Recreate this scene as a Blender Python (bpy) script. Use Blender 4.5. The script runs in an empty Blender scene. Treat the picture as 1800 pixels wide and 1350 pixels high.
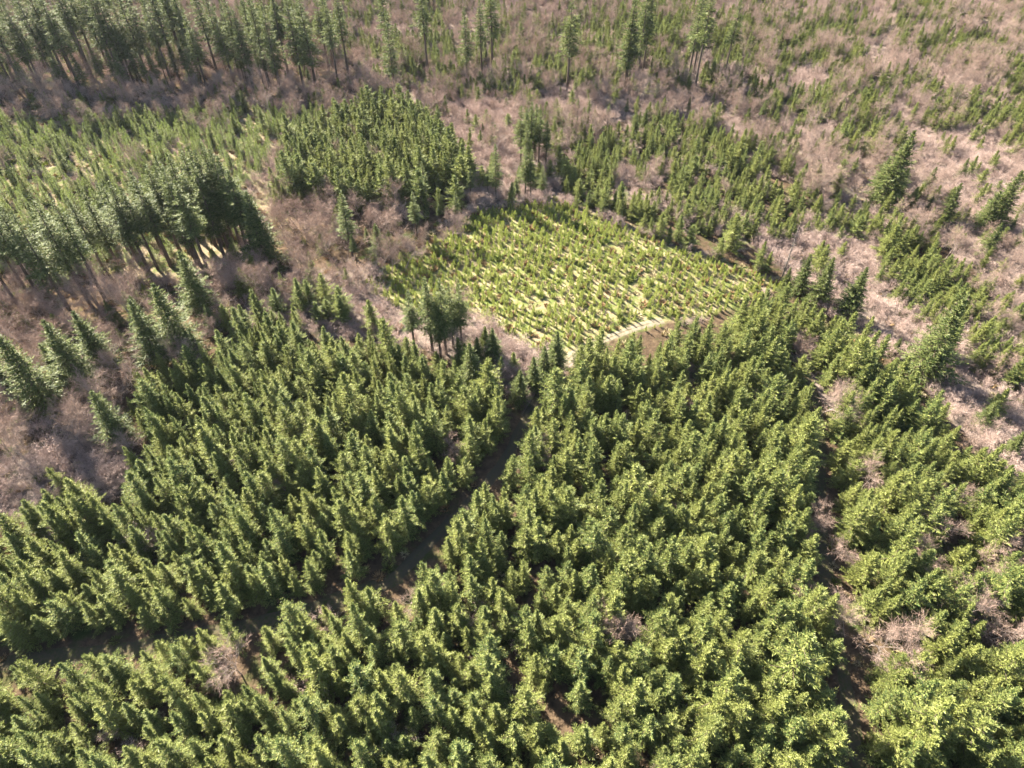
import bpy, math, random
import numpy as np
from mathutils import Vector

SC = bpy.context.scene
COL = SC.collection
R = math.radians
rs = np.random.RandomState(7)
random.seed(7)

# ------------------------------------------------------------------ camera
CAM_H, PITCH, FPX = 90.0, 45.5, 1200.0            # metres up, degrees down, focal length in px of an 1800 px wide frame
cam = bpy.data.cameras.new('camera')
cam.lens = 36.0 * FPX / 1800.0
cam.sensor_width = 36.0
cam.clip_start = 1.0
cam.clip_end = 20000.0
co = bpy.data.objects.new('camera', cam)
co.location = (0, 0, CAM_H)
co.rotation_euler = (R(90 - PITCH), 0, 0)
COL.objects.link(co)
SC.camera = co

# ------------------------------------------------------------------ light
SUN_EL, SUN_AZ = 33.0, 43.0                       # sun ahead of the camera and to its left
w = bpy.data.worlds.new('World'); SC.world = w; w.use_nodes = True
nt = w.node_tree
bg = nt.nodes['Background']
sky = nt.nodes.new('ShaderNodeTexSky'); sky.sky_type = 'NISHITA'; sky.sun_disc = False
sky.sun_elevation = R(SUN_EL); sky.sun_rotation = R(-SUN_AZ)
sky.air_density = 1.0; sky.dust_density = 1.0
nt.links.new(sky.outputs[0], bg.inputs[0]); bg.inputs[1].default_value = 0.05
sl = bpy.data.lights.new('sun', 'SUN'); sl.energy = 5.0; sl.angle = R(0.5); sl.color = (1.0, 0.93, 0.82)
so = bpy.data.objects.new('sun', sl); COL.objects.link(so)
sd = Vector((-math.sin(R(SUN_AZ)) * math.cos(R(SUN_EL)), math.cos(R(SUN_AZ)) * math.cos(R(SUN_EL)), math.sin(R(SUN_EL))))
so.rotation_euler = sd.to_track_quat('Z', 'Y').to_euler()
so.location = (-60, 100, 150)
SC.view_settings.view_transform = 'Standard'; SC.view_settings.look = 'None'
SC.view_settings.exposure = 2.66; SC.view_settings.gamma = 1.0
SC.cycles.max_bounces = 2; SC.cycles.diffuse_bounces = 1; SC.cycles.transmission_bounces = 1; SC.cycles.glossy_bounces = 1
SC.cycles.volume_bounces = 0
SC.cycles.use_denoising = True; SC.cycles.use_adaptive_sampling = False

# ------------------------------------------------------------------ the lie of the land
def ground_z(x, y):
    x = np.asarray(x, float); y = np.asarray(y, float)
    near = np.clip(1.4 - np.hypot(x, y) / 3000.0, 0, 1)
    return near * (1.1 * np.sin(x / 31.0 + 0.6) * np.cos(y / 37.0) + 1.3 * np.sin((x + y) / 58.0 + 1.0)
            + 0.5 * np.sin(x / 13.0 - y / 17.0)
            + 3.5 * np.exp(-((x - 10) ** 2 + (y - 140) ** 2) / 45.0 ** 2)
            - 4.0 * np.exp(-((x + 75) ** 2 / 50.0 ** 2 + (y - 125) ** 2 / 22.0 ** 2))
            + np.clip((y - 260) / 200.0, 0, 1) * 4 * np.sin(x / 90.0 + y / 120.0))

ct, st_ = math.cos(R(PITCH)), math.sin(R(PITCH))
def project(x, y, z):
    """world -> (u, v) in pixels of the 1800x1350 frame, depth"""
    dz = np.asarray(z, float) - CAM_H
    d = np.asarray(y) * ct - dz * st_
    up = np.asarray(y) * st_ + dz * ct
    d = np.where(d < 1, 1, d)
    return 900 + FPX * np.asarray(x) / d, 675 - FPX * up / d, d

def unproject(u, v, above=0.0):
    dx = (u - 900) / FPX; uy = -(v - 675) / FPX
    D = np.array([dx, ct + uy * st_, -st_ + uy * ct])
    t = CAM_H / -D[2]
    for _ in range(12):
        p = D * t
        t = (CAM_H - float(ground_z(p[0], p[1])) - above) / -D[2]
    p = D * t
    return float(p[0]), float(p[1])

def height_for(u, v, vtop):
    """height of a tree with its foot at (u,v) whose tip shows at row vtop"""
    x, y = unproject(u, v); z = float(ground_z(x, y))
    lo, hi = 1.0, 60.0
    for _ in range(30):
        m = (lo + hi) / 2
        if project(x, y, z + m)[1] > vtop: lo = m
        else: hi = m
    return lo

def vnoise(x, y, s, seed=0):
    """smooth value noise 0..1"""
    x = np.asarray(x, float) / s; y = np.asarray(y, float) / s
    xi = np.floor(x).astype(np.int64); yi = np.floor(y).astype(np.int64)
    fx = x - xi; fy = y - yi; fx = fx * fx * (3 - 2 * fx); fy = fy * fy * (3 - 2 * fy)
    def h(a, b):
        n = (a * 374761393 + b * 668265263 + seed * 974711) & 0x7fffffff
        n = ((n ^ (n >> 13)) * 1274126177) & 0x7fffffff
        return ((n ^ (n >> 16)) & 0xffff) / 65535.0
    return (h(xi, yi) * (1 - fx) + h(xi + 1, yi) * fx) * (1 - fy) + (h(xi, yi + 1) * (1 - fx) + h(xi + 1, yi + 1) * fx) * fy

def inside(u, v, poly):
    p = np.array(poly, float); n = len(p); c = np.zeros(np.shape(u), bool)
    j = n - 1
    for i in range(n):
        xi, yi = p[i]; xj, yj = p[j]
        hit = ((yi > v) != (yj > v)) & (u < (xj - xi) * (v - yi) / (yj - yi + 1e-12) + xi)
        c ^= hit; j = i
    return c

# zones, drawn on the ground plan as they fall in the frame (later ones win)
BASE = 'far'
ZONES = [
 ('left_far',   [(-900, 215), (150, 200), (330, 190), (480, 185), (560, 185), (620, 240), (560, 250), (500, 230), (470, 300), (430, 320), (440, 400), (400, 470), (200, 520), (-900, 520)]),
 ('belt',       [(-900, 60), (640, 60), (620, 190), (330, 186), (150, 200), (-900, 215)]),
 ('dense_far',  [(500, 240), (560, 215), (640, 180), (730, 175), (760, 195), (800, 250), (840, 300), (800, 340), (730, 340), (700, 330), (620, 335), (570, 350), (510, 310)]),
 ('pink_top',   [(740, 150), (930, 150), (920, 240), (900, 300), (860, 290), (820, 270), (790, 230)]),
 ('mix_top',    [(930, 150), (1100, 150), (1120, 230), (1000, 250), (980, 290), (910, 300)]),
 ('pink_top',   [(950, 290), (985, 280), (990, 345), (1060, 372), (1000, 352), (880, 352), (840, 366), (760, 415), (690, 468), (600, 470), (640, 380), (800, 330), (860, 300)]),
 ('woods',      [(470, 320), (540, 340), (620, 335), (700, 330), (800, 340), (830, 360), (770, 410), (700, 460), (660, 490), (600, 480), (560, 500), (480, 510), (440, 500), (460, 420)]),
 ('woods',      [(-900, 480), (60, 470), (210, 470), (370, 480), (470, 480), (500, 500), (430, 540), (380, 600), (330, 660), (210, 690), (170, 760), (60, 800), (-900, 840)]),
 ('firs_mid',   [(985, 265), (1060, 215), (1160, 200), (1240, 205), (1310, 240), (1350, 290), (1430, 330), (1450, 385), (1340, 395), (1270, 375), (1220, 360), (1150, 340), (1090, 330), (1060, 365), (1000, 345)]),
 ('pink_top',   [(1100, 250), (1130, 290), (1150, 275), (1180, 285), (1190, 310), (1140, 320), (1080, 320), (1075, 300)]),
 ('mix_top',    [(1130, 150), (1330, 150), (1470, 250), (1460, 330), (1350, 290), (1310, 240), (1240, 205), (1130, 200)]),
 ('firs_loose', [(1330, 150), (1560, 150), (1600, 215), (1560, 240), (1480, 240), (1400, 200)]),
 ('pink_far',   [(1560, 150), (2700, 150), (2700, 420), (1760, 420), (1700, 330), (1600, 290), (1590, 220)]),
 ('firs_loose', [(1640, 150), (2700, 150), (2700, 250), (1800, 250), (1740, 215), (1640, 205)]),
 ('mix_right',  [(1400, 270), (1520, 240), (1600, 290), (1700, 330), (1760, 420), (2700, 420), (2700, 560), (1800, 560), (1740, 470), (1640, 400), (1540, 385), (1450, 370)]),
 ('firs_mid',   [(1560, 405), (1640, 410), (1720, 470), (1750, 530), (1700, 555), (1640, 530), (1580, 500), (1555, 450)]),
 ('pink_right', [(1090, 345), (1150, 345), (1250, 380), (1340, 392), (1450, 385), (1500, 400), (1550, 420), (1560, 480), (1600, 520), (1700, 560), (1800, 590), (2700, 600), (2700, 960), (1790, 860), (1700, 770), (1600, 660), (1500, 590), (1420, 510), (1330, 440), (1200, 400)]),
 ('firs_loose', [(1470, 350), (1560, 370), (1580, 410), (1540, 440), (1490, 410)]),
 ('firs_loose', [(1690, 560), (1850, 590), (2200, 640), (1800, 650), (1720, 610)]),
 ('firs_mid',   [(1060, 365), (1100, 350), (1180, 375), (1250, 395), (1330, 435), (1400, 490), (1440, 520), (1380, 530), (1330, 500), (1290, 462), (1200, 430), (1130, 400)]),
 ('mix_near',   [(440, 520), (560, 480), (650, 475), (700, 520), (720, 600), (620, 590), (520, 580), (440, 580), (400, 570)]),
 ('pink_near',  [(560, 470), (640, 470), (680, 530), (720, 600), (600, 590), (620, 530)]),
 ('pink_near',  [(-900, 760), (60, 795), (150, 745), (190, 700), (215, 760), (215, 850), (100, 870), (-30, 925), (-900, 1000)]),
 ('plantation', [(190, 700), (250, 640), (330, 615), (420, 570), (520, 580), (600, 588), (700, 600), (760, 618), (850, 650), (910, 700), (930, 740), (1000, 640), (1060, 595), (1110, 575), (1200, 565), (1350, 515), (1410, 525), (1500, 570), (1600, 650), (1680, 730), (1760, 820), (1850, 870), (2900, 1100), (2900, 2600), (-1300, 2600), (-1300, 960), (-900, 960), (0, 905), (80, 875), (210, 855), (220, 770)]),
 ('pink_near',  [(820, 590), (870, 575), (945, 610), (940, 660), (910, 690), (860, 665)]),
 ('pink_near',  [(1205, 625), (1250, 640), (1245, 665), (1205, 655)]),
 ('pink_near',  [(1395, 600), (1420, 590), (1440, 640), (1485, 650), (1495, 710), (1455, 720), (1425, 670)]),
 ('clearing',   [(640, 492), (685, 462), (760, 415), (840, 368), (900, 352), (1000, 353), (1060, 375), (1130, 405), (1200, 435), (1290, 462), (1385, 498), (1310, 535), (1200, 562), (1120, 578), (1055, 600), (990, 632), (945, 605), (880, 570), (830, 550), (760, 552), (700, 540), (670, 515)]),
 ('bare',       [(430, 305), (455, 300), (475, 350), (480, 385), (450, 380), (440, 340)]),
 ('bare',       [(200, 440), (330, 445), (360, 480), (250, 485), (180, 470)]),
 ('pocket',     [(640, 985), (690, 955), (735, 950), (745, 1000), (720, 1040), (660, 1030)]),
]
ZN = ['far'] + sorted({z for z, _ in ZONES})
ZI = {n: i for i, n in enumerate(ZN)}
def zone_of(x, y, hmid):
    u, v, d = project(x, y, ground_z(x, y) + hmid)
    # ragged borders: nudge the test point by a metre or three
    u = u + (vnoise(x, y, 7, 3) - .5) * 3000 / d; v = v + (vnoise(x, y, 7, 4) - .5) * 1900 / d
    u = np.clip(u, -880, 2680); v = np.clip(v, -500, 2500)
    z = np.zeros(np.shape(u), int)
    for n, p in ZONES: z[inside(u, v, p)] = ZI[n]
    return z

# tracks: centre lines on the ground
TRACK_A = [(1165, 563), (1130, 572), (1100, 582), (1050, 603), (1005, 626), (968, 668), (944, 705), (915, 755), (880, 820), (830, 880), (775, 935), (725, 985), (700, 1010), (690, 1025)]
TRACK_A2 = [(705, 1012), (620, 1045), (500, 1085), (400, 1108), (230, 1140), (60, 1160), (-150, 1190)]
TRACK_B = [(1420, 665), (1438, 720), (1442, 800), (1443, 900), (1452, 1000), (1468, 1100), (1484, 1190), (1510, 1330), (1540, 1500)]
TRACK_C = [(1385, 262), (1420, 285), (1455, 312), (1500, 345), (1530, 360), (1570, 378), (1600, 392)]
def polyline(px, step=1.0):
    P = np.array([unproject(u, v) for u, v in px]); out = []
    # Catmull-Rom
    Q = np.vstack([2 * P[0] - P[1], P, 2 * P[-1] - P[-2]])
    for i in range(1, len(Q) - 2):
        n = max(2, int(np.linalg.norm(Q[i + 1] - Q[i]) / step))
        t = (np.arange(n) / n)[:, None]
        out.append(.5 * (2 * Q[i] + (Q[i + 1] - Q[i - 1]) * t + (2 * Q[i - 1] - 5 * Q[i] + 4 * Q[i + 1] - Q[i + 2]) * t ** 2 + (3 * Q[i] - Q[i - 1] - 3 * Q[i + 1] + Q[i + 2]) * t ** 3))
    out.append(P[-1:]); return np.vstack(out)
LINES = {'A': polyline(TRACK_A), 'A2': polyline(TRACK_A2), 'B': polyline(TRACK_B), 'C': polyline(TRACK_C)}
def dist_line(x, y, L):
    P = np.stack([x, y], 1); out = np.full(len(P), 1e9); idx = np.zeros(len(P), int)
    for k in range(0, len(P), 4000):
        D = np.hypot(P[k:k+4000, None, 0] - L[None, :, 0], P[k:k+4000, None, 1] - L[None, :, 1])
        out[k:k+4000] = D.min(1); idx[k:k+4000] = D.argmin(1)
    return out, idx

# ------------------------------------------------------------------ materials
def new_mat(name):
    m = bpy.data.materials.new(name); m.use_nodes = True
    n = m.node_tree; n.nodes.clear()
    return m, n, n.nodes.new('ShaderNodeOutputMaterial')
def mixc(n, a, b, fac, mode='MIX'):
    k = n.nodes.new('ShaderNodeMix'); k.data_type = 'RGBA'; k.blend_type = mode
    for s, v in ((k.inputs[0], fac), (k.inputs[6], a), (k.inputs[7], b)):
        if isinstance(v, bpy.types.NodeSocket): n.links.new(v, s)
        else: s.default_value = v if not isinstance(v, tuple) else (*v, 1)[:4]
    return k.outputs[2]
def foliage(name, ca, cb, cc, transl=0.4, tint=(1.2, 1.35, .8)):
    """needles: three natural tones mixed per tree and per spray; some light passes through"""
    m, n, out = new_mat(name)
    oi = n.nodes.new('ShaderNodeObjectInfo')
    at = n.nodes.new('ShaderNodeAttribute'); at.attribute_name = 'tone'
    c1 = mixc(n, ca, cb, oi.outputs['Random'])
    c2 = mixc(n, c1, cc, at.outputs['Fac'])
    d = n.nodes.new('ShaderNodeBsdfDiffuse'); t = n.nodes.new('ShaderNodeBsdfTranslucent')
    n.links.new(c2, d.inputs[0])
    tc = mixc(n, c2, tint, 1.0, 'MULTIPLY'); n.links.new(tc, t.inputs[0])
    g = n.nodes.new('ShaderNodeBsdfGlossy'); g.inputs[0].default_value = (1, 1, 1, 1); g.inputs[1].default_value = .45
    mx = n.nodes.new('ShaderNodeMixShader'); mx.inputs[0].default_value = transl
    n.links.new(d.outputs[0], mx.inputs[1]); n.links.new(t.outputs[0], mx.inputs[2])
    m2 = n.nodes.new('ShaderNodeMixShader'); m2.inputs[0].default_value = .012
    n.links.new(mx.outputs[0], m2.inputs[1]); n.links.new(g.outputs[0], m2.inputs[2])
    n.links.new(m2.outputs[0], out.inputs[0]); return m
def wood(name, ca, cb):
    m, n, out = new_mat(name)
    oi = n.nodes.new('ShaderNodeObjectInfo')
    at = n.nodes.new('ShaderNodeAttribute'); at.attribute_name = 'tone'
    c = mixc(n, mixc(n, ca, cb, oi.outputs['Random']), tuple(min(1, v * 1.35) for v in cb), at.outputs['Fac'])
    d = n.nodes.new('ShaderNodeBsdfDiffuse'); n.links.new(c, d.inputs[0]); n.links.new(d.outputs[0], out.inputs[0]); return m

M_YOUNG = foliage('young fir needles', (.038, .078, .024), (.118, .136, .030), (.29, .30, .085), .10)
M_SAP   = foliage('sapling needles', (.20, .25, .045), (.27, .30, .055), (.40, .41, .12), .38)
M_PALE  = foliage('pale fir needles', (.115, .155, .050), (.165, .195, .060), (.32, .34, .13), .28)
M_TALL  = foliage('old fir needles', (.036, .060, .016), (.058, .080, .020), (.19, .205, .07), .14)
M_BARK  = wood('fir bark', (.10, .075, .055), (.15, .12, .09))
M_TWIG  = wood('bare twigs', (.20, .135, .105), (.31, .22, .17))
M_TWIG2 = wood('bare shrub twigs', (.31, .22, .18), (.44, .33, .275))
M_LIMB  = wood('bare limbs', (.22, .17, .14), (.34, .28, .24))
M_RUST  = wood('dead bracken', (.20, .12, .06), (.30, .20, .10))
M_STRAW = wood('dry grass', (.28, .22, .12), (.40, .33, .19))
M_GREY  = wood('dead wood', (.16, .135, .115), (.20, .17, .15))

def noise(n, scale, detail=4, rough=.6, coord=None):
    k = n.nodes.new('ShaderNodeTexNoise'); k.inputs['Scale'].default_value = scale; k.inputs['Detail'].default_value = detail; k.inputs['Roughness'].default_value = rough
    n.links.new(coord, k.inputs['Vector']); return k.outputs['Fac']
def ramp(n, f, lo, hi):
    k = n.nodes.new('ShaderNodeMapRange'); k.inputs[1].default_value = lo; k.inputs[2].default_value = hi
    n.links.new(f, k.inputs[0]); return k.outputs[0]
def mat_ground():
    m, n, out = new_mat('forest floor')
    g = n.nodes.new('ShaderNodeNewGeometry'); P = g.outputs['Position']
    litter = mixc(n, (.06, .042, .028), (.13, .09, .055), ramp(n, noise(n, .9, 6, .7, P), .35, .65))
    moss = mixc(n, litter, (.05, .065, .02), ramp(n, noise(n, .25, 4, .6, P), .52, .68))
    def attr(a):
        k = n.nodes.new('ShaderNodeAttribute'); k.attribute_name = a; return k.outputs['Fac']
    straw = mixc(n, (.22, .165, .09), (.36, .29, .17), ramp(n, noise(n, 1.6, 5, .7, P), .35, .65))
    straw = mixc(n, straw, (.13, .155, .045), ramp(n, noise(n, .5, 5, .7, P), .40, .58))
    straw = mixc(n, straw, (.20, .12, .07), ramp(n, noise(n, .8, 5, .7, P), .60, .75))
    pink = mixc(n, (.14, .11, .09), (.25, .195, .155), ramp(n, noise(n, 1.1, 6, .7, P), .35, .65))
    pink = mixc(n, pink, (.11, .12, .045), ramp(n, noise(n, .22, 4, .6, P), .58, .7))
    pale = mixc(n, (.17, .13, .08), (.30, .24, .155), ramp(n, noise(n, .8, 6, .7, P), .35, .65))
    pale = mixc(n, pale, (.11, .13, .045), ramp(n, noise(n, .3, 5, .7, P), .48, .62))
    c = mixc(n, moss, pink, attr('pink')); c = mixc(n, c, pale, attr('pale')); c = mixc(n, c, straw, attr('straw'))
    d = n.nodes.new('ShaderNodeBsdfDiffuse'); n.links.new(c, d.inputs[0])
    b = n.nodes.new('ShaderNodeBump'); b.inputs['Strength'].default_value = .8; b.inputs['Distance'].default_value = .25
    n.links.new(noise(n, 2.2, 6, .7, P), b.inputs['Height']); n.links.new(b.outputs[0], d.inputs['Normal'])
    n.links.new(d.outputs[0], out.inputs[0]); return m
def mat_track():
    m, n, out = new_mat('track gravel')
    g = n.nodes.new('ShaderNodeNewGeometry'); P = g.outputs['Position']
    c = mixc(n, (.18, .15, .10), (.31, .26, .18), ramp(n, noise(n, 1.5, 6, .7, P), .35, .65))
    at = n.nodes.new('ShaderNodeAttribute'); at.attribute_name = 'grassy'
    gr = mixc(n, (.06, .07, .025), (.11, .08, .05), ramp(n, noise(n, 2.5, 5, .7, P), .4, .6))
    dk = n.nodes.new('ShaderNodeAttribute'); dk.attribute_name = 'painted_shade'; c = mixc(n, c, (.075, .065, .045), dk.outputs['Fac'])  # forest shade over the tracks painted in as a darker base colour
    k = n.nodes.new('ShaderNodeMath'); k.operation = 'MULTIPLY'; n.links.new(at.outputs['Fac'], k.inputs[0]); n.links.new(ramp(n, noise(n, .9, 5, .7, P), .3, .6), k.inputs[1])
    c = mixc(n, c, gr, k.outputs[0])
    d = n.nodes.new('ShaderNodeBsdfDiffuse'); n.links.new(c, d.inputs[0]); n.links.new(d.outputs[0], out.inputs[0]); return m

# ------------------------------------------------------------------ mesh helpers
def make_mesh(name, V, F, mats, tone=None, mi=None):
    """V (n,3); F list/array of equal-length faces"""
    V = np.asarray(V, np.float32); F = np.asarray(F, np.int32)
    me = bpy.data.meshes.new(name)
    me.vertices.add(len(V)); me.vertices.foreach_set('co', V.ravel())
    k = F.shape[1]
    me.loops.add(F.size); me.loops.foreach_set('vertex_index', F.ravel())
    me.polygons.add(len(F)); me.polygons.foreach_set('loop_start', np.arange(0, F.size, k, dtype=np.int32))
    me.polygons.foreach_set('loop_total', np.full(len(F), k, np.int32))
    if mi is not None: me.polygons.foreach_set('material_index', np.asarray(mi, np.int32))
    for m in mats: me.materials.append(m)
    if tone is not None:
        a = me.attributes.new('tone', 'FLOAT', 'FACE'); a.data.foreach_set('value', np.asarray(tone, np.float32))
    me.update(); me.validate(); return me

def norm(a): return a / np.maximum(np.linalg.norm(a, axis=-1, keepdims=True), 1e-9)

def blades(base, tip, width, rr, lift=.5):
    """needle sprays: a leaf-like diamond of two bent triangles from base to tip"""
    d = tip - base; L = np.linalg.norm(d, axis=1, keepdims=True)
    ax = norm(d)
    up = np.array([0, 0, 1.0]) + rr.normal(0, lift, d.shape)
    side = norm(np.cross(ax, up)); nrm = np.cross(side, ax)
    mid = base + d * .45
    w = np.asarray(width).reshape(-1, 1)
    a = mid + side * w - nrm * w * .35; b = mid - side * w - nrm * w * .35
    n = len(base)
    V = np.concatenate([base, a, tip, b]); i = np.arange(n)
    F = np.concatenate([np.stack([i, i + n, i + 2 * n], 1), np.stack([i, i + 2 * n, i + 3 * n], 1)])
    t = rr.rand(n) ** 1.3
    return V, F, np.concatenate([t, t])

def tubes(P0, P1, r0, r1, k=3):
    P0 = np.asarray(P0, float); P1 = np.asarray(P1, float); ax = norm(P1 - P0)
    ref = np.where(np.abs(ax[:, 2:3]) > .9, np.array([[1.0, 0, 0]]), np.array([[0, 0, 1.0]]))
    s = norm(np.cross(ax, ref)); t = np.cross(ax, s); n = len(P0)
    V = []; F = []
    for j in range(k):
        a = 2 * math.pi * j / k; o = s * math.cos(a) + t * math.sin(a)
        V += [P0 + o * np.asarray(r0).reshape(-1, 1), P1 + o * np.asarray(r1).reshape(-1, 1)]
    i = np.arange(n)
    for j in range(k):
        q = (j + 1) % k
        a, b, c, d = 2 * j * n + i, 2 * q * n + i, (2 * q + 1) * n + i, (2 * j + 1) * n + i
        F += [np.stack([a, b, c], 1), np.stack([a, c, d], 1)]
    return np.concatenate(V), np.concatenate(F)

def join(parts):
    V = []; F = []; T = []; o = 0
    for p in parts:
        v, f = p[0], p[1]; V.append(v); F.append(f + o); o += len(v)
        T.append(p[2] if len(p) > 2 else np.zeros(len(f)))
    return np.concatenate(V), np.concatenate(F), np.concatenate(T)

def trunk_tube(h, r, rr, bend=.012, k=7, n=10):
    z = np.linspace(-.4, h, n); off = np.cumsum(rr.normal(0, bend * h / n, (n, 2)), 0)
    P = np.column_stack([off, z]); rad = r * (1 - np.clip(z / h, 0, 1)) ** .8 + .012
    return P, rad

def fir(seed, h, rad, start, whorl, per, nt, bw, top_el=55, low_el=-8, droop=.12, gap=.0, power=.8, tail=.25, belly=0.0, var=(.72, 1.15), fing=1.0, core=0):
    """returns (trunk, crown) as triangle soups. start: height fraction where the crown begins"""
    rr = np.random.RandomState(seed)
    P, tr = trunk_tube(h, h * .012 + .02, rr); tr = np.maximum(tr - .012 - .02 * np.clip(P[:, 2] / h, 0, 1), .006)
    px = lambda z: np.stack([np.interp(z, P[:, 2], P[:, 0]), np.interp(z, P[:, 2], P[:, 1]), z], -1)
    zs = []; z = start * h
    while z < h - .15:
        zs.append(z); t = (z / h); z += whorl * (1.25 - .75 * t) * rr.uniform(.8, 1.2)
    B0 = []; az = []; Ls = []; el = []
    a0 = rr.rand() * 6
    for z in zs:
        c = (z / h - start) / (1 - start)           # 0 at crown base, 1 at tip
        n = max(4, int(round(per * (1 - .35 * c) + rr.uniform(-1, 1))))
        prof = (1 - c) ** power
        if belly: prof *= min(1, .35 + c / belly)
        a0 += 2.4
        for k in range(n):
            if rr.rand() < gap: continue
            B0.append(z + rr.normal(0, .06 * whorl)); az.append(a0 + 2 * math.pi * k / n + rr.normal(0, .18))
            Ls.append((rad * prof + tail * (1 - c * .4)) * rr.uniform(*var) * (1.25 if rr.rand() < .06 else 1)); el.append(math.radians(low_el + (top_el - low_el) * c ** 1.5 + rr.normal(0, 6)))
    B0 = px(np.array(B0)); az = np.array(az); Ls = np.array(Ls); el = np.array(el); nb = len(az)
    hd = np.stack([np.cos(az), np.sin(az), 0 * az], 1)
    def pt(i, s):  # along branch i (array), fraction s
        s = s[:, None]; L = Ls[i][:, None]
        return B0[i] + hd[i] * L * s * np.cos(el[i])[:, None] + np.array([0, 0, 1.0]) * L * (np.sin(el[i])[:, None] * s - droop * s ** 1.5 + .10 * s ** 3)
    # sprays on both sides of each branch
    cnt = np.maximum(5, (nt * (Ls / Ls.max()) ** .85)).astype(int)
    i = np.repeat(np.arange(nb), cnt); m = len(i)
    s = np.concatenate([np.linspace(.12, .98, c) for c in cnt]) + rr.normal(0, .02, m); s = np.clip(s, .08, 1)
    sg = np.where(np.arange(m) % 2 == 0, 1.0, -1.0)
    base = pt(i, s); ahead = norm(pt(i, s + .05) - base)
    sid = np.stack([-np.sin(az[i]), np.cos(az[i]), 0 * s], 1) * sg[:, None]
    ang = np.radians(rr.uniform(32, 68, m))[:, None]
    dirn = norm(ahead * np.cos(ang) + sid * np.sin(ang) + np.array([0, 0, 1.0]) * rr.normal(.10, .22, (m, 1)))
    l = (Ls[i] * (.16 + .30 * (1 - s)) * fing + .12) * rr.uniform(.7, 1.2, m)
    tip = base + dirn * l[:, None]
    parts = [blades(base, tip, bw * rr.uniform(.7, 1.2, m) * (.55 + .45 * l / l.max()), rr)]
    # smaller sprays off the big ones
    sel = np.repeat(np.arange(m)[l > np.median(l) * .9], 2)
    q = rr.uniform(.3, .8, len(sel)); b2 = base[sel] + (tip - base)[sel] * q[:, None]
    d2 = norm(dirn[sel] + ahead[sel] * rr.normal(0, .7, (len(sel), 1)) + rr.normal(0, .45, (len(sel), 3)))
    parts.append(blades(b2, b2 + d2 * (l[sel] * .5)[:, None], bw * .75 * rr.uniform(.7, 1.2, len(sel)), rr))
    # dense old sprays near the stem
    ci = np.repeat(np.arange(nb), core); cs = rr.uniform(.03, .5, len(ci)); b4 = pt(ci, cs)
    if core: parts.append(blades(b4, b4 + norm(hd[ci] * .6 + rr.normal(0, .7, (len(ci), 3)) * np.array([1, 1, .5])) * (.16 + .34 * Ls[ci] * rr.uniform(.5, 1.1, len(ci)))[:, None], np.full(len(ci), bw * 1.15), rr))
    # branch tips
    e = np.arange(nb); b3 = pt(e, np.full(nb, .72)); parts.append(blades(b3, pt(e, np.full(nb, 1.22)), np.full(nb, bw * .75), rr))
    # leader
    k = 7; zz = np.linspace(h - .9, h - .1, k); b4 = px(zz); aa = rr.rand(k) * 6.28
    parts.append(blades(b4, b4 + np.stack([np.cos(aa) * .12, np.sin(aa) * .12, np.full(k, .35)], 1), np.full(k, bw * .5), rr))
    crown = join(parts)
    wood_ = [tubes(P[:-1], P[1:], tr[:-1], tr[1:], 7)]
    big = np.arange(nb)[Ls > Ls.max() * .25]
    for a, b in ((0, .35), (.35, .75)):
        wood_.append(tubes(pt(big, np.full(len(big), a)), pt(big, np.full(len(big), b)), .012 + .014 * Ls[big] * (1 - a), .012 + .014 * Ls[big] * (1 - b), 3))
    return join(wood_), crown

def bare(seed, h, spread, ntw=900, stems=1, up=.55, tw=.028, levels=3, first=.25):
    rr = np.random.RandomState(seed)
    P0 = []; P1 = []; R0 = []; R1 = []
    ends = []
    def grow(p, d, L, r, lev):
        n = 4; pos = p
        for k in range(n):
            d = d + rr.normal(0, .14, 3) + np.array([0, 0, .05]); d = d / np.linalg.norm(d)
            q = pos + d * L / n; ra = r * (1 - .75 * k / n); rb = r * (1 - .75 * (k + 1) / n)
            P0.append(pos); P1.append(q); R0.append(ra); R1.append(rb)
            if lev < levels:
                nk = 2 if lev == 0 else 1 + (rr.rand() < .6)
                if (lev > 0 or (k + 1) / n > first):
                    for _ in range(nk + (k == n - 1)):
                        s = rr.normal(0, 1, 3); s -= d * s.dot(d); s /= np.linalg.norm(s)
                        nd = d * rr.uniform(up, 1) + s * rr.uniform(.5, .95) * spread + np.array([0, 0, .15])
                        grow(q, nd / np.linalg.norm(nd), L * rr.uniform(.42, .62), rb * .65 + .004, lev + 1)
            if lev >= levels - 1: ends.append((q, d, L))
            pos = q
    for s_ in range(stems):
        a = rr.rand() * 6.28; lean = 0.06 if stems == 1 else rr.uniform(.15, .6)
        d = np.array([math.cos(a) * lean, math.sin(a) * lean, 1.0]); d /= np.linalg.norm(d)
        o = np.array([math.cos(a), math.sin(a), 0]) * (0 if stems == 1 else rr.uniform(.05, .4)); o[2] = -.2
        grow(o, d, h * .62 * rr.uniform(.85, 1.1), h * .011 + .02 if stems == 1 else .035, 0)
    wd = tubes(P0, P1, R0, R1, 3)
    E = np.array([e[0] for e in ends]); D = np.array([e[1] for e in ends])
    i = rr.randint(0, len(E), ntw)
    base = E[i] + rr.normal(0, .12, (ntw, 3)); d = norm(D[i] + rr.normal(0, .55, (ntw, 3)) + np.array([0, 0, .25]))
    L = rr.uniform(.35, 1.0, (ntw, 1)) * h * .085 + .12
    tip = base + d * L; sd_ = norm(np.cross(d, rr.normal(0, 1, (ntw, 3)))) * tw
    V = np.concatenate([base - sd_, base + sd_, tip]); k = np.arange(ntw); F = np.stack([k, k + ntw, k + 2 * ntw], 1)
    V2, F2 = V, F
    return (wd[0], wd[1], np.zeros(len(wd[1]))), (V2, F2, rr.rand(ntw))

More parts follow.
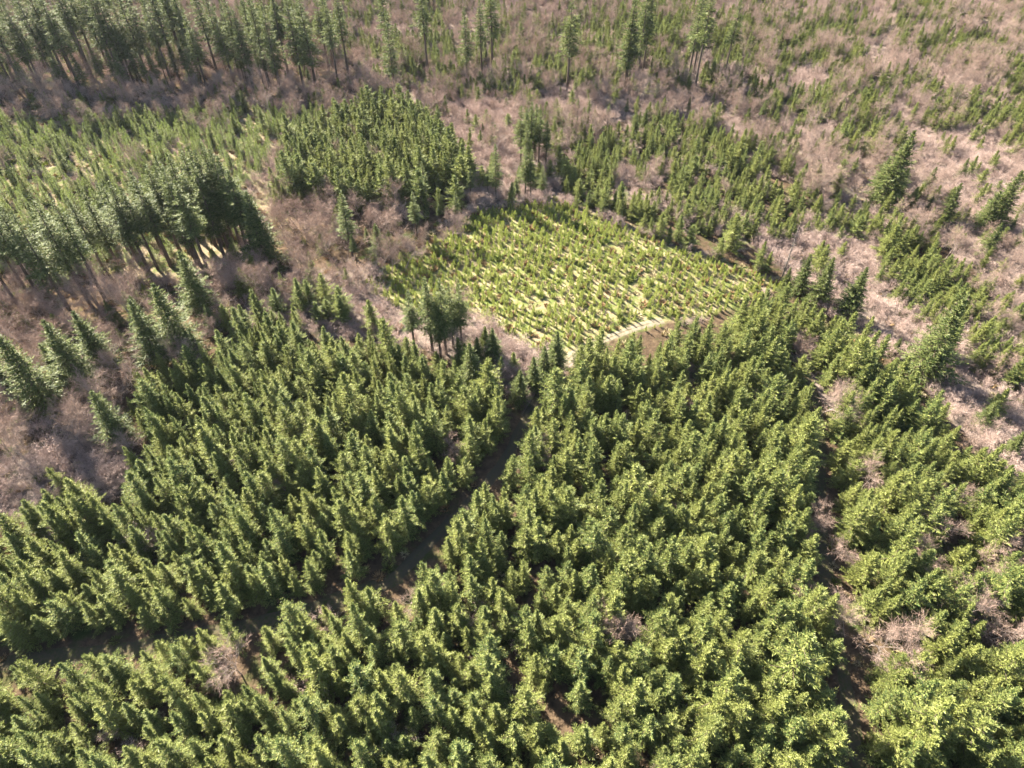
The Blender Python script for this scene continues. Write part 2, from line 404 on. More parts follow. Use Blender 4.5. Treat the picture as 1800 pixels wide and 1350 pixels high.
def fit(parts, h):
    """scale so that the whole stands h tall"""
    top = max(p[0][:, 2].max() for p in parts)
    return [(p[0] * np.array([1, 1, h / top]),) + tuple(p[1:]) for p in parts]

# ------------------------------------------------------------------ prototypes (mesh data only; the first tree of each kind uses it)
def pair(nm, tc, mt, mc):
    (t, c) = tc
    return (make_mesh(nm + ' trunk', t[0], t[1], [mt], t[2]), make_mesh(nm + ' crown', c[0], c[1], [mc], c[2]))
YOUNG = []   # height 10 m nominal
for k in range(7):
    YOUNG.append(pair('young fir', fir(100 + k, 10, [2.1, 1.9, 2.3, 1.75, 2.0, 2.45, 1.85][k], .04, .60, 7, 42, .047, top_el=58, low_el=[0, 8, -4, 10, 2, -2, 5][k], power=[.66, .74, .6, .72, .68, .56, .8][k], tail=.22, gap=.06, fing=.66, core=15, var=(.5, 1.3)), M_BARK, M_YOUNG))
TALL = []    # height 30 m nominal, bare lower trunk
for k in range(5):
    TALL.append(pair('tall fir', fir(200 + k, 30, [3.0, 2.6, 3.2, 2.7, 3.4][k], [.32, .45, .38, .5, .28][k], .72, 6, 24, .10, top_el=50, low_el=-20, droop=.22, gap=.28, power=.85, tail=.55, belly=.2, core=5), M_BARK, M_TALL))
OPEN = []    # height 18 m nominal, crown nearly to the ground
for k in range(4):
    OPEN.append(pair('open grown fir', fir(300 + k, 18, [3.6, 3.2, 3.9, 3.3][k], [.07, .12, .06, .16][k], .62, 7, 26, .10, top_el=48, low_el=-6, droop=.16, gap=.06, power=.8, tail=.35, core=7, fing=.85), M_BARK, M_TALL))
SAP = []     # height 3 m nominal
for k in range(6):
    t, c = fir(400 + k, 3.0, [.62, .55, .7, .5, .6, .75][k], .05, .26, 6, 8, .055, top_el=62, low_el=25, droop=.02, power=.7, tail=.14)
    v, f, tt = join([c, t]); mi = np.r_[np.zeros(len(c[1]), int), np.ones(len(t[1]), int)]
    SAP.append(make_mesh('sapling fir', v, f, [M_SAP, M_BARK], tt, mi))
PALE = []    # height 5 m nominal
for k in range(4):
    t, c = fir(450 + k, 5.0, [1.0, .85, 1.1, .95][k], .05, .36, 6, 10, .07, top_el=60, low_el=18, droop=.03, power=.75, tail=.2)
    v, f, tt = join([c, t]); mi = np.r_[np.zeros(len(c[1]), int), np.ones(len(t[1]), int)]
    PALE.append(make_mesh('pale young fir', v, f, [M_PALE, M_BARK], tt, mi))
BARE = []    # height 11 m nominal
for k in range(5):
    BARE.append(pair('bare tree', fit(bare(500 + k, 11, [.9, 1.1, .8, 1.2, 1.0][k], 2300, 1, tw=.014), 11), M_LIMB, M_TWIG))
SHRUB = []   # height 4 m nominal thicket stems
for k in range(5):
    t, c = fit(bare(600 + k, 4.0, .8, 1100, 5, tw=.013, levels=2, first=.1), 4.0)
    v, f, tt = join([c, t]); SHRUB.append(make_mesh('bare shrub', v, f, [M_TWIG2], tt))
def tuft(seed, n, r, h, m, name):
    rr = np.random.RandomState(seed); a = rr.rand(n) * 6.28; q = rr.rand(n) ** .5 * r * .6
    b = np.stack([np.cos(a) * q, np.sin(a) * q, np.full(n, -.05)], 1); o = rr.uniform(.2, 1.1, n)
    t = b + np.stack([np.cos(a) * o * r, np.sin(a) * o * r, h * rr.uniform(.4, 1.1, n)], 1)
    v, f, tt = blades(b, t, np.full(n, .07), rr, .8); return make_mesh(name, v, f, [m], tt)
TUFT = [tuft(700, 60, .7, .8, M_RUST, 'bracken'), tuft(701, 60, .8, .55, M_STRAW, 'grass tussock'), tuft(702, 80, .9, 1.1, M_YOUNG, 'bramble'), tuft(703, 60, .7, .6, M_RUST, 'bracken')]

# ------------------------------------------------------------------ object helpers
def tag(o, label=None, cat=None, group=None, kind=None):
    if label: o['label'] = label
    if cat: o['category'] = cat
    if group: o['group'] = group
    if kind: o['kind'] = kind
    return o
def put_pair(name, pr, x, y, h, nominal, rz, label, cat, group, wide=1.0, lean=(0, 0)):
    root = bpy.data.objects.new(name, None); COL.objects.link(root); root.empty_display_size = .5
    root.location = (x, y, float(ground_z(x, y))); root.rotation_euler = (lean[0], lean[1], rz)
    s = h / nominal; root.scale = (s * wide, s * wide, s)
    for nm, me in (('trunk', pr[0]), ('crown', pr[1])):
        c = bpy.data.objects.new(nm, me); COL.objects.link(c); c.parent = root
    return tag(root, label, cat, group)
def put_one(name, me, x, y, h, nominal, rz, label, cat, group, wide=1.0):
    o = bpy.data.objects.new(name, me); COL.objects.link(o)
    o.location = (x, y, float(ground_z(x, y))); o.rotation_euler = (0, 0, rz); s = h / nominal; o.scale = (s * wide, s * wide, s)
    return tag(o, label, cat, group)

def scatter(name, src, pts, label, cat):
    """ONE mass of plants too many to be single things. src: list of lists of objects (a plant's meshes); pts rows x y z scale wide rz index"""
    me = bpy.data.meshes.new(name); me.vertices.add(len(pts)); me.vertices.foreach_set('co', np.asarray(pts[:, :3], np.float32).ravel())
    for nm, ty, dat in (('sc', 'FLOAT_VECTOR', np.stack([pts[:, 3] * pts[:, 4], pts[:, 3] * pts[:, 4], pts[:, 3]], 1)),
                        ('rot', 'FLOAT_VECTOR', np.stack([pts[:, 7], pts[:, 8], pts[:, 5]], 1)), ('pick', 'INT', pts[:, 6])):
        a = me.attributes.new(nm, ty, 'POINT')
        a.data.foreach_set('vector' if ty == 'FLOAT_VECTOR' else 'value', (np.asarray(dat, np.float32) if ty != 'INT' else np.asarray(dat, np.int32)).ravel())
    o = bpy.data.objects.new(name, me); COL.objects.link(o)
    ng = bpy.data.node_groups.new(name, 'GeometryNodeTree')
    ng.interface.new_socket('Geometry', in_out='INPUT', socket_type='NodeSocketGeometry')
    ng.interface.new_socket('Geometry', in_out='OUTPUT', socket_type='NodeSocketGeometry')
    N = ng.nodes; L = ng.links
    gi = N.new('NodeGroupInput'); go = N.new('NodeGroupOutput')
    allj = N.new('GeometryNodeJoinGeometry')
    for grp in reversed(src):
        gi_ = N.new('GeometryNodeGeometryToInstance'); jn = N.new('GeometryNodeJoinGeometry')
        L.new(jn.outputs[0], gi_.inputs[0])
        for ob in grp:
            oi = N.new('GeometryNodeObjectInfo'); oi.inputs['Object'].default_value = ob; oi.transform_space = 'ORIGINAL'
            oi.inputs['As Instance'].default_value = False
            L.new(oi.outputs['Geometry'], jn.inputs[0])
        L.new(gi_.outputs[0], allj.inputs[0])
    ip = N.new('GeometryNodeInstanceOnPoints'); ip.inputs['Pick Instance'].default_value = True
    def at(nm, ty):
        k = N.new('GeometryNodeInputNamedAttribute'); k.data_type = ty; k.inputs['Name'].default_value = nm; return k.outputs[0]
    L.new(gi.outputs[0], ip.inputs['Points']); L.new(allj.outputs[0], ip.inputs['Instance'])
    L.new(at('pick', 'INT'), ip.inputs['Instance Index'])
    e2r = N.new('FunctionNodeEulerToRotation'); L.new(at('rot', 'FLOAT_VECTOR'), e2r.inputs[0]); L.new(e2r.outputs[0], ip.inputs['Rotation'])
    L.new(at('sc', 'FLOAT_VECTOR'), ip.inputs['Scale'])
    L.new(ip.outputs[0], go.inputs[0])
    md = o.modifiers.new('scatter', 'NODES'); md.node_group = ng
    return tag(o, label, cat, None, 'stuff')

# ------------------------------------------------------------------ ground and tracks
def axis(a, b, step, far, grow=1.35):
    mid = np.arange(a, b + step, step); L = []; s = step; p = a
    while p > -far: s *= grow; p -= s; L.append(p)
    Rr = []; s = step; p = mid[-1]
    while p < far: s *= grow; p += s; Rr.append(p)
    return np.r_[L[::-1], mid, Rr]
xs = axis(-300, 300, 1.5, 6000); ys = axis(0, 470, 1.5, 6000)
X, Y = np.meshgrid(xs, ys); xf, yf = X.ravel(), Y.ravel()
V = np.stack([xf, yf, ground_z(xf, yf)], 1); nx, ny = len(xs), len(ys)
ii = (np.arange(ny - 1)[:, None] * nx + np.arange(nx - 1)[None, :]).ravel()
F = np.stack([ii, ii + 1, ii + 1 + nx, ii + nx], 1)
gm = make_mesh('ground', V, F, [mat_ground()])
zg = zone_of(xf, yf, 0.8)
def amask(names): return np.isin(zg, [ZI[n] for n in names]).astype(np.float32)
for nm, zs in (('straw', ['clearing']), ('pink', ['pink_top', 'pink_far', 'pink_right', 'pink_near', 'mix_near', 'mix_right', 'mix_top', 'far', 'firs_loose']), ('pale', ['left_far', 'bare'])):
    a = gm.attributes.new(nm, 'FLOAT', 'POINT'); a.data.foreach_set('value', amask(zs))
go_ = bpy.data.objects.new('ground', gm); COL.objects.link(go_); go_['kind'] = 'structure'
for p in gm.polygons: break
gm.polygons.foreach_set('use_smooth', np.ones(len(gm.polygons), bool))

M_TRACK = mat_track()
def track(name, key, width, grassy=0.0, lift=.03):
    L = LINES[key]; T = norm(np.gradient(L, axis=0)); Nn = np.stack([-T[:, 1], T[:, 0]], 1); k = 9; n = len(L)
    V = []; G = []; U = []
    for j in range(k):
        t = j / (k - 1) * 2 - 1
        wv = width / 2 * (1 + .25 * (vnoise(L[:, 0], L[:, 1], 3, 9 + (j > 4)) - .5) * 2 * abs(t))
        P = L + Nn * (t * wv)[:, None]; V.append(np.column_stack([P, ground_z(P[:, 0], P[:, 1]) + lift - (.06 if abs(t) == 1 else 0)]))
        U.append(np.clip((project(P[:, 0], P[:, 1], ground_z(P[:, 0], P[:, 1]))[1] - 640) / 40, 0, 1))  # mask of the painted shade, fading in where tracks enter the trees
        G.append(np.full(n, max(grassy, 1.0 if abs(t) < .2 or abs(t) > .85 else 0)))
    V = np.concatenate(V); i = np.arange(n - 1)
    F = np.concatenate([np.stack([j * n + i, (j + 1) * n + i, (j + 1) * n + i + 1, j * n + i + 1], 1) for j in range(k - 1)])
    me = make_mesh(name, V, F, [M_TRACK]); a = me.attributes.new('grassy', 'FLOAT', 'POINT'); a.data.foreach_set('value', np.concatenate(G).astype(np.float32)); a = me.attributes.new('painted_shade', 'FLOAT', 'POINT'); a.data.foreach_set('value', np.concatenate(U).astype(np.float32))
    o = bpy.data.objects.new(name, me); COL.objects.link(o); o['kind'] = 'structure'; return o
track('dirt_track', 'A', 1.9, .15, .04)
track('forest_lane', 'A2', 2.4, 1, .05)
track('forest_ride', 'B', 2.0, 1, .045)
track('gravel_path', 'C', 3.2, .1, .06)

# ------------------------------------------------------------------ landmark trees: (foot u, foot v, tip v, label)
TALLS = [
 (37, 497, 350, None), (72, 525, 345, None), (98, 535, 352, None), (122, 545, 372, None),
 (158, 533, 342, None), (187, 530, 348, None), (208, 466, 335, None), (243, 462, 322, None), (262, 476, 318, None), (278, 474, 328, None),
 (300, 468, 300, None), (318, 446, 288, None), (333, 445, 292, None), (345, 461, 300, None), (354, 470, 296, None), (369, 485, 318, None),
 (379, 432, 262, None), (391, 430, 258, None), (402, 436, 264, None), (412, 428, 250, None), (424, 432, 262, None), (436, 440, 275, None),
 (350, 422, 268, None), (330, 420, 272, None), (225, 440, 320, None), (180, 470, 345, None), (140, 500, 352, None), (20, 520, 372, None), (60, 490, 352, None), (-12, 510, 362, None), (286, 446, 300, None), (395, 452, 285, None), (448, 452, 300, None),
 (620, 452, 333, 'dark narrow fir with a rounded dense top above bare brown woods'),
 (628, 468, 412, 'thin ragged fir hard beside the dark narrow round-topped fir'),
 (733, 417, 337, 'bushy tall fir on the upper edge of the sapling clearing nearest the brown woods'),
 (747, 352, 283, 'pale green slender fir standing in front of the dense far fir block'),
 (773, 350, 303, 'shorter companion beside the pale slender fir by the far fir block'),
 (773, 394, 355, 'squat fir between bare trees just above the clearing edge'),
 (803, 387, 335, 'lone fir with a bare stem and small tuft crown above the clearing edge'),
 (828, 357, 298, 'spindle shaped fir half way along the upper clearing edge'),
 (858, 350, 293, 'thin pale fir immediately beside the tallest bare-stemmed roadside fir'),
 (872, 352, 253, 'tall straight fir with one long clear trunk above the clearing'),
 (923, 351, 260, 'first of two twin tall firs with bare trunks at the clearing top'),
 (932, 353, 262, 'second of two twin tall firs with bare trunks at the clearing top'),
 (952, 347, 290, 'shorter bare-stemmed fir just beyond the twin tall firs'),
 (915, 292, 186, None), (932, 296, 178, None), (946, 296, 194, None), (959, 302, 212, None), (925, 308, 218, None), (940, 280, 182, None), (925, 275, 188, None),
 (729, 612, 510, 'pale thin fir at the outer side of the tall clump beside the clearing'),
 (760, 618, 486, 'tallest fir of the clump standing at the corner of the clearing'),
 (784, 622, 490, 'dark dense fir in the middle of the clump at the clearing corner'),
 (812, 607, 498, 'fir nearest the clearing in the tall clump at its corner'),
 (775, 628, 530, 'lower fir in front of the tall clump at the clearing corner'),
 (797, 612, 505, 'broad fir squeezed inside the tall clump at the clearing corner'),
 (1033, 218, 176, None), (1068, 214, 180, None), (1207, 208, 170, None), (1333, 226, 174, None), (1015, 205, 172, None), (1100, 205, 172, None), (1165, 195, 165, None), (1250, 195, 160, None),
 (60, 178, 95, None), (120, 168, 82, None), (160, 175, 90, None), (215, 162, 78, None), (250, 158, 72, None), (285, 165, 80, None), (300, 160, 75, None), (340, 158, 70, None), (20, 172, 92, None), (435, 158, 75, None), (465, 155, 70, None), (490, 152, 66, None), (230, 172, 90, None), (270, 174, 92, None), (350, 168, 90, None), (548, 165, 120, None), (565, 170, 125, None), (450, 166, 84, None), (190, 160, 80, None), (320, 150, 68, None), (475, 160, 78, None),
]
OPENS = [
 (472, 466, 338, 'sunlit cone shaped fir standing in front of the tall dark stand'),
 (362, 556, 440, 'large broad fir with a lit face below the tall dark stand'),
 (325, 620, 497, 'tall cone shaped fir at the head of the plantation slope'),
 (283, 641, 527, 'ragged layered fir beside the cone fir at the head of the plantation'),
 (190, 652, 547, 'bright layered fir with a sharp tip above the bare hollow'),
 (150, 682, 563, 'broad blue-green fir leaning over the bare shaded hollow'),
 (90, 722, 585, 'dark spreading fir at the frame edge above the pink brush'),
 (112, 668, 603, 'half hidden fir between the two broad firs above the hollow'),
 (350, 622, 587, 'small dark fir tucked against the cone fir on the plantation head'),
 (380, 586, 535, 'thin dark fir below the large broad fir near the bare shrubs'),
 (216, 778, 687, 'bright fir on the plantation edge beside the pink brush'),
 (207, 573, 527, 'small dark fir under the tall dark stand'),
 (255, 575, 520, 'dark fir right behind the cone fir on the plantation head'),
 (30, 700, 612, 'bushy fir cut by the frame beside the dark spreading fir'),
 (830, 682, 603, 'tall cone fir rising above the plantation next to the bare brush gap'),
 (840, 641, 593, 'small very dark fir below the tall clump at the clearing corner'),
 (867, 641, 577, 'small pointed fir beside the bare brush at the clearing corner'),
 (975, 655, 583, 'tall rounded fir standing at the bend of the pale dirt track'),
 (955, 664, 608, 'middle fir of the row at the bend of the pale dirt track'),
 (937, 684, 627, 'fir leading the row toward the shaded end of the dirt track'),
 (913, 706, 650, 'lowest fir of the row beside the shaded end of the dirt track'),
 (907, 352, 313, 'dark squat fir between the tall bare-stemmed firs above the clearing'),
 (667, 446, 393, 'small upright fir among the bare trees beside the clearing'),
 (647, 428, 400, 'very small fir among bare trees behind the small upright fir'),
 (1433, 537, 453, 'dark narrow fir second along the ridge beside the pink brush'),
 (1485, 558, 470, 'spreading layered fir leaning out over the pink brush'),
 (1617, 660, 524, 'big lone layered fir standing on the edge of the pink brush'),
 (1400, 518, 448, 'pale ragged fir beside the dead grey spar'),
 (1378, 506, 470, 'short bushy fir at the foot of the dead grey spar'),
 (1567, 627, 594, 'short dark fir just above the big lone layered fir'),
 (1720, 752, 703, 'dark fir in the shade of the pink slope below the lone fir'),
 (1768, 802, 755, 'dark pointed fir at the frame edge where the plantation ends'),
 (1550, 362, 230, 'tallest fir above the far gravel path in the pink woods'),
 (1535, 350, 275, 'rounded fir beside the tallest fir above the gravel path'),
 (1575, 348, 295, 'pointed fir next in line beyond the tallest gravel path fir'),
 (1620, 349, 293, 'narrow pale fir alone in the pink woods above the path end'),
 (1684, 317, 278, 'small fir standing alone in the wide pink woods'),
 (1735, 408, 300, 'great leaning fir on the edge of the wide pink woods'),
 (1717, 412, 335, 'lower fir under the great leaning fir by the pink woods'),
 (1650, 402, 322, 'broad fir among grey bare shrubs near the path end'),
 (1622, 386, 345, 'bushy low fir at the end of the far gravel path'),
 (1725, 455, 392, 'fir at the top of the right hand fir thicket'),
 (1790, 440, 380, 'dark fir at the frame edge below the great leaning fir'),
 (1113, 252, 198, 'first of a dark pair of firs above the middle fir slope'),
 (1131, 232, 190, 'second of a dark pair of firs above the middle fir slope'),
 (1142, 277, 237, 'dark round fir on the lip of the small pink hollow'),
 (1160, 282, 252, 'lower dark fir casting shade in the small pink hollow'),
]
BARES = [  # (u, v of the crown centre, height, label)
 (1430, 908, 7, 'small pinkish bare tree leaning over the straight dark ride'), (1438, 1035, 6, 'low bare tree at the edge of the ride below the small pink one'),
 (1507, 1092, 7.5, 'wide pale bare tree just beyond the lower end of the ride'), (1552, 1108, 8, 'reddish bare tree between the wide pale one and the dark one'),
 (1612, 1128, 10, 'largest dark bare tree among the firs near the lower corner'), (1730, 998, 8, 'round bare tree deep in the dark firs near the frame edge'),
 (1688, 925, 8, 'dark bare tree above the round one in the dark firs'), (1740, 1068, 9, 'pink bare tree pair member below the round bare tree'),
 (1790, 942, 9, 'pale bare tree cut by the frame edge among dark firs'), (1535, 828, 8, 'rusty bare tree in the upper part of the outer fir block'),
 (1705, 768, 8, 'pink bare tree at the outer corner of the fir block'), (1115, 1088, 8, 'pink bare tree alone in the middle of the plantation'),
 (1122, 1112, 6, 'smaller bare tree touching the pink one in mid plantation'), (720, 1043, 5, 'small bare shrub-like tree at the pocket by the track end'),
 (405, 1158, 8, 'dark bare tree in the lowest strip of firs'), (790, 788, 6, 'thin bare tree above the bend of the dark track'),
 (560, 752, 6, 'bare tree inside the nearer fir slope'), (235, 780, 7, 'bare tree between bright edge fir and plantation'),
 (1462, 690, 10, 'big pink bare tree with pale trunk where the ride begins'), (1478, 700, 8, 'second pink bare tree where the ride begins'),
 (1410, 603, 6, 'bare tree on the ridge above the ride'), (1795, 1095, 8, 'bare tree at the lower frame edge in deep shade'),
 (1465, 308, 13, 'large bare tree with dark forked trunk above the gravel path'), (1412, 250, 12, 'pale bare tree above the upper end of the gravel path'),
 (1755, 545, 8, 'grey bare tree in the shaded dip below the fir thicket'), (1650, 365, 7, 'grey bare tree near the end of the gravel path'),
 (1690, 855, 7, 'bare tree on the rim of the outer fir block'), (512, 362, 9, 'round pinkish bare tree below the far dense firs'),
 (1605, 960, 7, 'bare tree among outer firs half way down'), (1480, 965, 6, 'bare tree next to the ride half way down'),
]
_stand = sorted(t[0] for t in TALLS if t[3] is None and t[1] > 330)
CARD = 'first second third fourth fifth sixth seventh eighth ninth tenth eleventh twelfth thirteenth fourteenth fifteenth sixteenth seventeenth eighteenth nineteenth twentieth'.split() + ['twenty ' + w_ for w_ in 'first second third fourth fifth sixth seventh eighth ninth'.split()] + ['thirtieth'] + ['thirty ' + w_ for w_ in 'first second third fourth fifth sixth'.split()]
placed = []   # x, y, radius
rb = np.random.RandomState(3)
for q in range(62):
    TALLS.append((-120 + q * 12 + rb.uniform(-8, 8), rb.uniform(118, 166), None, None))
for q in range(16):
    TALLS.append((rb.uniform(640, 1300), rb.uniform(120, 168), None, 'tall thin fir in the mixed woods beyond the clearing'))
n_t = 0
for k, (u, v, vt, lab) in enumerate(TALLS):
    x, y = unproject(u, v); h = height_for(u, v, vt) if vt else rb.uniform(24, 31)
    if lab is None:
        if v < 200 and u < 620: lab = 'tall dark fir in the belt beyond the far young firs'
        elif v < 330 and 900 < u < 970: lab = 'tall fir in the tight dark cluster above the clearing'
        elif v < 330: lab = 'tall thin fir in the mixed woods beyond the clearing'
        elif u < 200: lab = f'{CARD[_stand.index(u)]} trunk from the frame edge, thin fir of the tall stand'
        elif u < 320: lab = f'{CARD[_stand.index(u)]} trunk from the frame edge, middle fir of the tall stand'
        else: lab = f'{CARD[_stand.index(u)]} trunk from the frame edge, dark fir of the tall stand'
        grp = {'tall dark': 'belt of tall firs at the back', 'tall fir ': 'tall firs standing in groups', 'tall thin': 'tall firs in mixed woods'}.get(lab[:9], 'tall firs of the dark stand')
        if 'stand' in lab: grp = 'tall firs of the dark stand'
    else: grp = 'tall firs in mixed woods' if 'mixed woods' in lab else None
    put_pair('tall_fir', TALL[(0, 4, 2)[k % 3] if (700 < u < 820 and v > 600) else (k * 3 + k // 5) % 5], x, y, h, 30, k * 1.7, lab, 'tree', grp, wide=1.4 if (700 < u < 820 and v > 600) else (1.25 if h > 24 else 1.4))
    placed.append((x, y, 2.2))
for k, (u, v, vt, lab) in enumerate(OPENS):
    x, y = unproject(u, v); h = height_for(u, v, vt)
    put_pair('layered_fir', OPEN[(k * 3) % 4], x, y, h, 18, k * 2.1, lab, 'tree', None, wide=1.28)
    placed.append((x, y, h * .16))
for k, (u, v, h, lab) in enumerate(BARES):
    x, y = unproject(u, v, h * .6)
    put_pair('bare_tree', BARE[k % 5], x, y, h * 1.05, 11, k * 1.3, lab, 'tree', None, wide=1.15)
    placed.append((x, y, h * .15))
# dead grey spar
def spar():
    x, y = unproject(1370, 500); h = height_for(1370, 500, 398)
    rr = np.random.RandomState(5); P, tr = trunk_tube(h, .17, rr, .02, n=14)
    tr = np.maximum(tr, .05); v, f = tubes(P[:-1], P[1:], tr[:-1], tr[1:], 8)
    root = bpy.data.objects.new('dead_spar', None); COL.objects.link(root); root.location = (x, y, float(ground_z(x, y)))
    tm = bpy.data.objects.new('trunk', make_mesh('spar trunk', v, f, [M_GREY])); COL.objects.link(tm); tm.parent = root
    P0 = []; P1 = []
    for q in range(90):
        z = rr.uniform(.3, .99) * h; a = rr.rand() * 6.28; l = rr.uniform(.5, 2.0) * (1.15 - z / h)
        p = np.array([np.interp(z, P[:, 2], P[:, 0]), np.interp(z, P[:, 2], P[:, 1]), z]); P0.append(p); P1.append(p + np.array([math.cos(a) * l, math.sin(a) * l, -.25 * l]))
    v, f = tubes(P0, P1, np.full(90, .05), np.full(90, .015), 3)
    bm = bpy.data.objects.new('branch_stubs', make_mesh('spar stubs', v, f, [M_GREY])); COL.objects.link(bm); bm.parent = root
    tag(root, 'thin dead grey spar with stub branches beside the ridge firs', 'dead tree'); placed.append((x, y, 1.0))
spar()
placed = np.array(placed)

# what a tree in the mass is named after: the nearest thing one can find in the picture
MARKS = []
for u, v, h, lab in BARES: MARKS.append((*unproject(u, v, h * .6), lab))
for u, v, vt, lab in OPENS: MARKS.append((*unproject(u, v), lab))
for u, v, nm in [(1441, 800, 'the straight ride above its middle'), (1450, 950, 'the straight ride below its middle'), (1475, 1140, 'the foot of the straight ride'),
                 (880, 820, 'the dark bend of the track'), (790, 915, 'the shaded lower end of the track'), (690, 1000, 'the dark pocket at the track end'),
                 (560, 1065, 'the lane just outside the pocket'), (400, 1105, 'the middle of the shaded lane'), (200, 1140, 'the outer end of the shaded lane'), (20, 1160, 'the lane at the frame edge'),
                 (1000, 980, 'the heart of the inner fir block'), (1250, 960, 'the inner block half way to the ride'), (880, 1120, 'the lower corner of the inner block'), (1300, 1130, 'the inner block above the bottom edge'),
                 (1000, 850, 'the track side of the inner block'), (1150, 860, 'the upper heart of the inner block'), (1330, 850, 'the ride side of the inner block'),
                 (560, 960, 'the dark gaps above the lane'), (350, 960, 'the middle of the nearer slope'), (120, 1010, 'the outer part of the nearer slope'), (640, 880, 'the islet of firs above the pocket'),
                 (200, 1190, 'the lowest strip near the frame corner'), (600, 1170, 'the lowest strip under the pocket'), (1050, 1190, 'the bottom edge of the inner block'), (1650, 1180, 'the bottom corner beyond the ride'),
                 (1600, 850, 'the outer block above its middle'), (700, 760, 'the middle of the left hand plantation')]:
    MARKS.append((*unproject(u, v), nm))
MARKS = [(a, b, (c if c.startswith('the ') else 'the ' + c)) for a, b, c in MARKS]
MXY = np.array([(a, b) for a, b, c in MARKS])
ORD = 'nearest,second nearest,third nearest,fourth nearest,fifth nearest,sixth nearest,seventh nearest,eighth nearest,ninth nearest,tenth nearest,eleventh nearest,twelfth nearest,thirteenth nearest,fourteenth nearest,fifteenth nearest,sixteenth nearest'.split(',')
SHORT = {}
def short(c):
    w_ = c.split()
    return ' '.join(w_[:11])
USED = {}
def nearest_label(what, x, y, key):
    """provisional: the mark and the distance; rank_labels() turns the distances into ranks"""
    d = np.hypot(MXY[:, 0] - x, MXY[:, 1] - y); m = int(d.argmin())
    tok = f'{what}@{key}@{m}@{d[m]:.4f}'; USED.setdefault((key, m), []).append(float(f'{d[m]:.4f}')); return tok
def rank_labels(key):
    for o in COL.objects:
        l = o.get('label')
        if l and '@' in l:
            what, k, m, d = l.split('@')
            if k != key: continue
            r_ = sorted(USED[(k, int(m))]).index(float(d))
            nm = MARKS[int(m)][2].split()
            room = 16 - len(what.split()) - 2
            for stop in (' that ', ' standing ', ' with '): pass
            t = ' '.join(nm[:room]); t = t.rsplit(' ', 1)[0] if t.split()[-1] in ('the', 'a', 'of', 'and', 'to', 'by', 'at', 'in', 'on', 'between', 'above', 'below', 'beside', 'with', 'its') and len(nm) > room else t
            o['label'] = f'{what} {ORD[r_]} {t}' if r_ < len(ORD) else f'{what} out beyond {t}'

# ------------------------------------------------------------------ scattered plants
def grid(step, jit, rot, x0=-320, x1=320, y0=-10, y1=455):
    c, s = math.cos(R(rot)), math.sin(R(rot)); m = 620
    a = np.arange(-m, m, step); A, B = np.meshgrid(a, a); A = A.ravel() + rs.uniform(-jit, jit, A.size) * step; B = B.ravel() + rs.uniform(-jit, jit, B.size) * step
    x = A * c - B * s; y = A * s + B * c + 220
    k = (x > x0) & (x < x1) & (y > y0) & (y < y1)
    # only what the view, with a margin for a step aside, could take in
    x, y = x[k], y[k]; u, v, d = project(x, y, ground_z(x, y))
    k = (u > -260 - 2000 / d * 10) & (u < 2060 + 2000 / d * 10) & (v > -60) & (v < 1750)
    return x[k], y[k]
def clear_of(x, y, extra):
    ok = np.ones(len(x), bool)
    for px, py, pr in placed: ok &= np.hypot(x - px, y - py) > pr + extra
    return ok
dA = lambda x, y, k: dist_line(x, y, LINES[k])[0]

def dens(x, y, hm, table):
    z = zone_of(x, y, hm); p = np.zeros(len(x))
    for n, q in table.items(): p[z == ZI[n]] = q
    return z, p

# young firs
x, y = grid(2.65, .34, 14)
z, p = dens(x, y, 6.0, {'plantation': .97, 'firs_mid': .9, 'dense_far': .93, 'left_far': .10, 'belt': .25, 'firs_loose': .75, 'mix_top': .6, 'mix_right': .5, 'mix_near': .5, 'far': .75, 'woods': .06, 'pink_near': .07, 'pink_right': .05, 'pink_top': .08, 'pink_far': .10})
g = vnoise(x, y, 16, 21)
pl = z == ZI['plantation']
p = np.where(pl & (vnoise(x, y, 9, 22) > .82), p * .7, p)
p = np.where(np.isin(z, [ZI[a] for a in ('firs_loose', 'mix_top', 'mix_right', 'far', 'mix_near')]), p * np.clip(3.0 * (g - .16), .06, 1.4) , p)
k = (rs.rand(len(x)) < p) & (zone_of(x, y, 7.0) != ZI['clearing']) & (zone_of(x, y, .8) != ZI['clearing']) & clear_of(x, y, 1.2) & (dA(x, y, 'A') > np.where(y > 104, 1.7, 2.3)) & (dA(x, y, 'A2') > 2.2) & (dA(x, y, 'B') > 2.25) & (dA(x, y, 'C') > 2.6)
x, y, z = x[k], y[k], z[k]
hh = np.where(z == ZI['plantation'], 7.5, 5.2); hh = np.where(z == ZI['left_far'], 5.4, hh); hh = np.where(z == ZI['dense_far'], 9.0, hh); hh = np.where(np.isin(z, [ZI['pink_near'], ZI['pink_right'], ZI['mix_near']]), 6.2, hh)
hh = hh * (1 + .17 * rs.normal(0, 1, len(x)).clip(-2.2, 2)) * (.9 + .25 * vnoise(x, y, 22, 31))
hh = np.where(rs.rand(len(x)) < .05, hh * 1.25, hh)
YF = np.stack([x, y, ground_z(x, y), hh / 10, rs.uniform(.82, 1.2, len(x)) * np.where(z == ZI['plantation'], 1.13, 1.25), rs.rand(len(x)) * 6.28, rs.randint(0, 7, len(x)), rs.normal(0, .025, len(x)), rs.normal(0, .025, len(x))], 1)
yz = z

def in_photo(x, y, z, hm):
    u, v, d = project(x, y, z + hm); return (u > -10) & (u < 1810) & (v > 165) & (v < 1185), u, v, d
def split(pts, hm, n=300):
    ok, u, v, d = in_photo(pts[:, 0], pts[:, 1], pts[:, 2], hm)
    size = np.where(ok, pts[:, 3] * pts[:, 4] ** .5 / d, 0); idx = np.argsort(-size)[:n]
    m = np.zeros(len(pts), bool); m[idx] = True; return m & ok, u, v

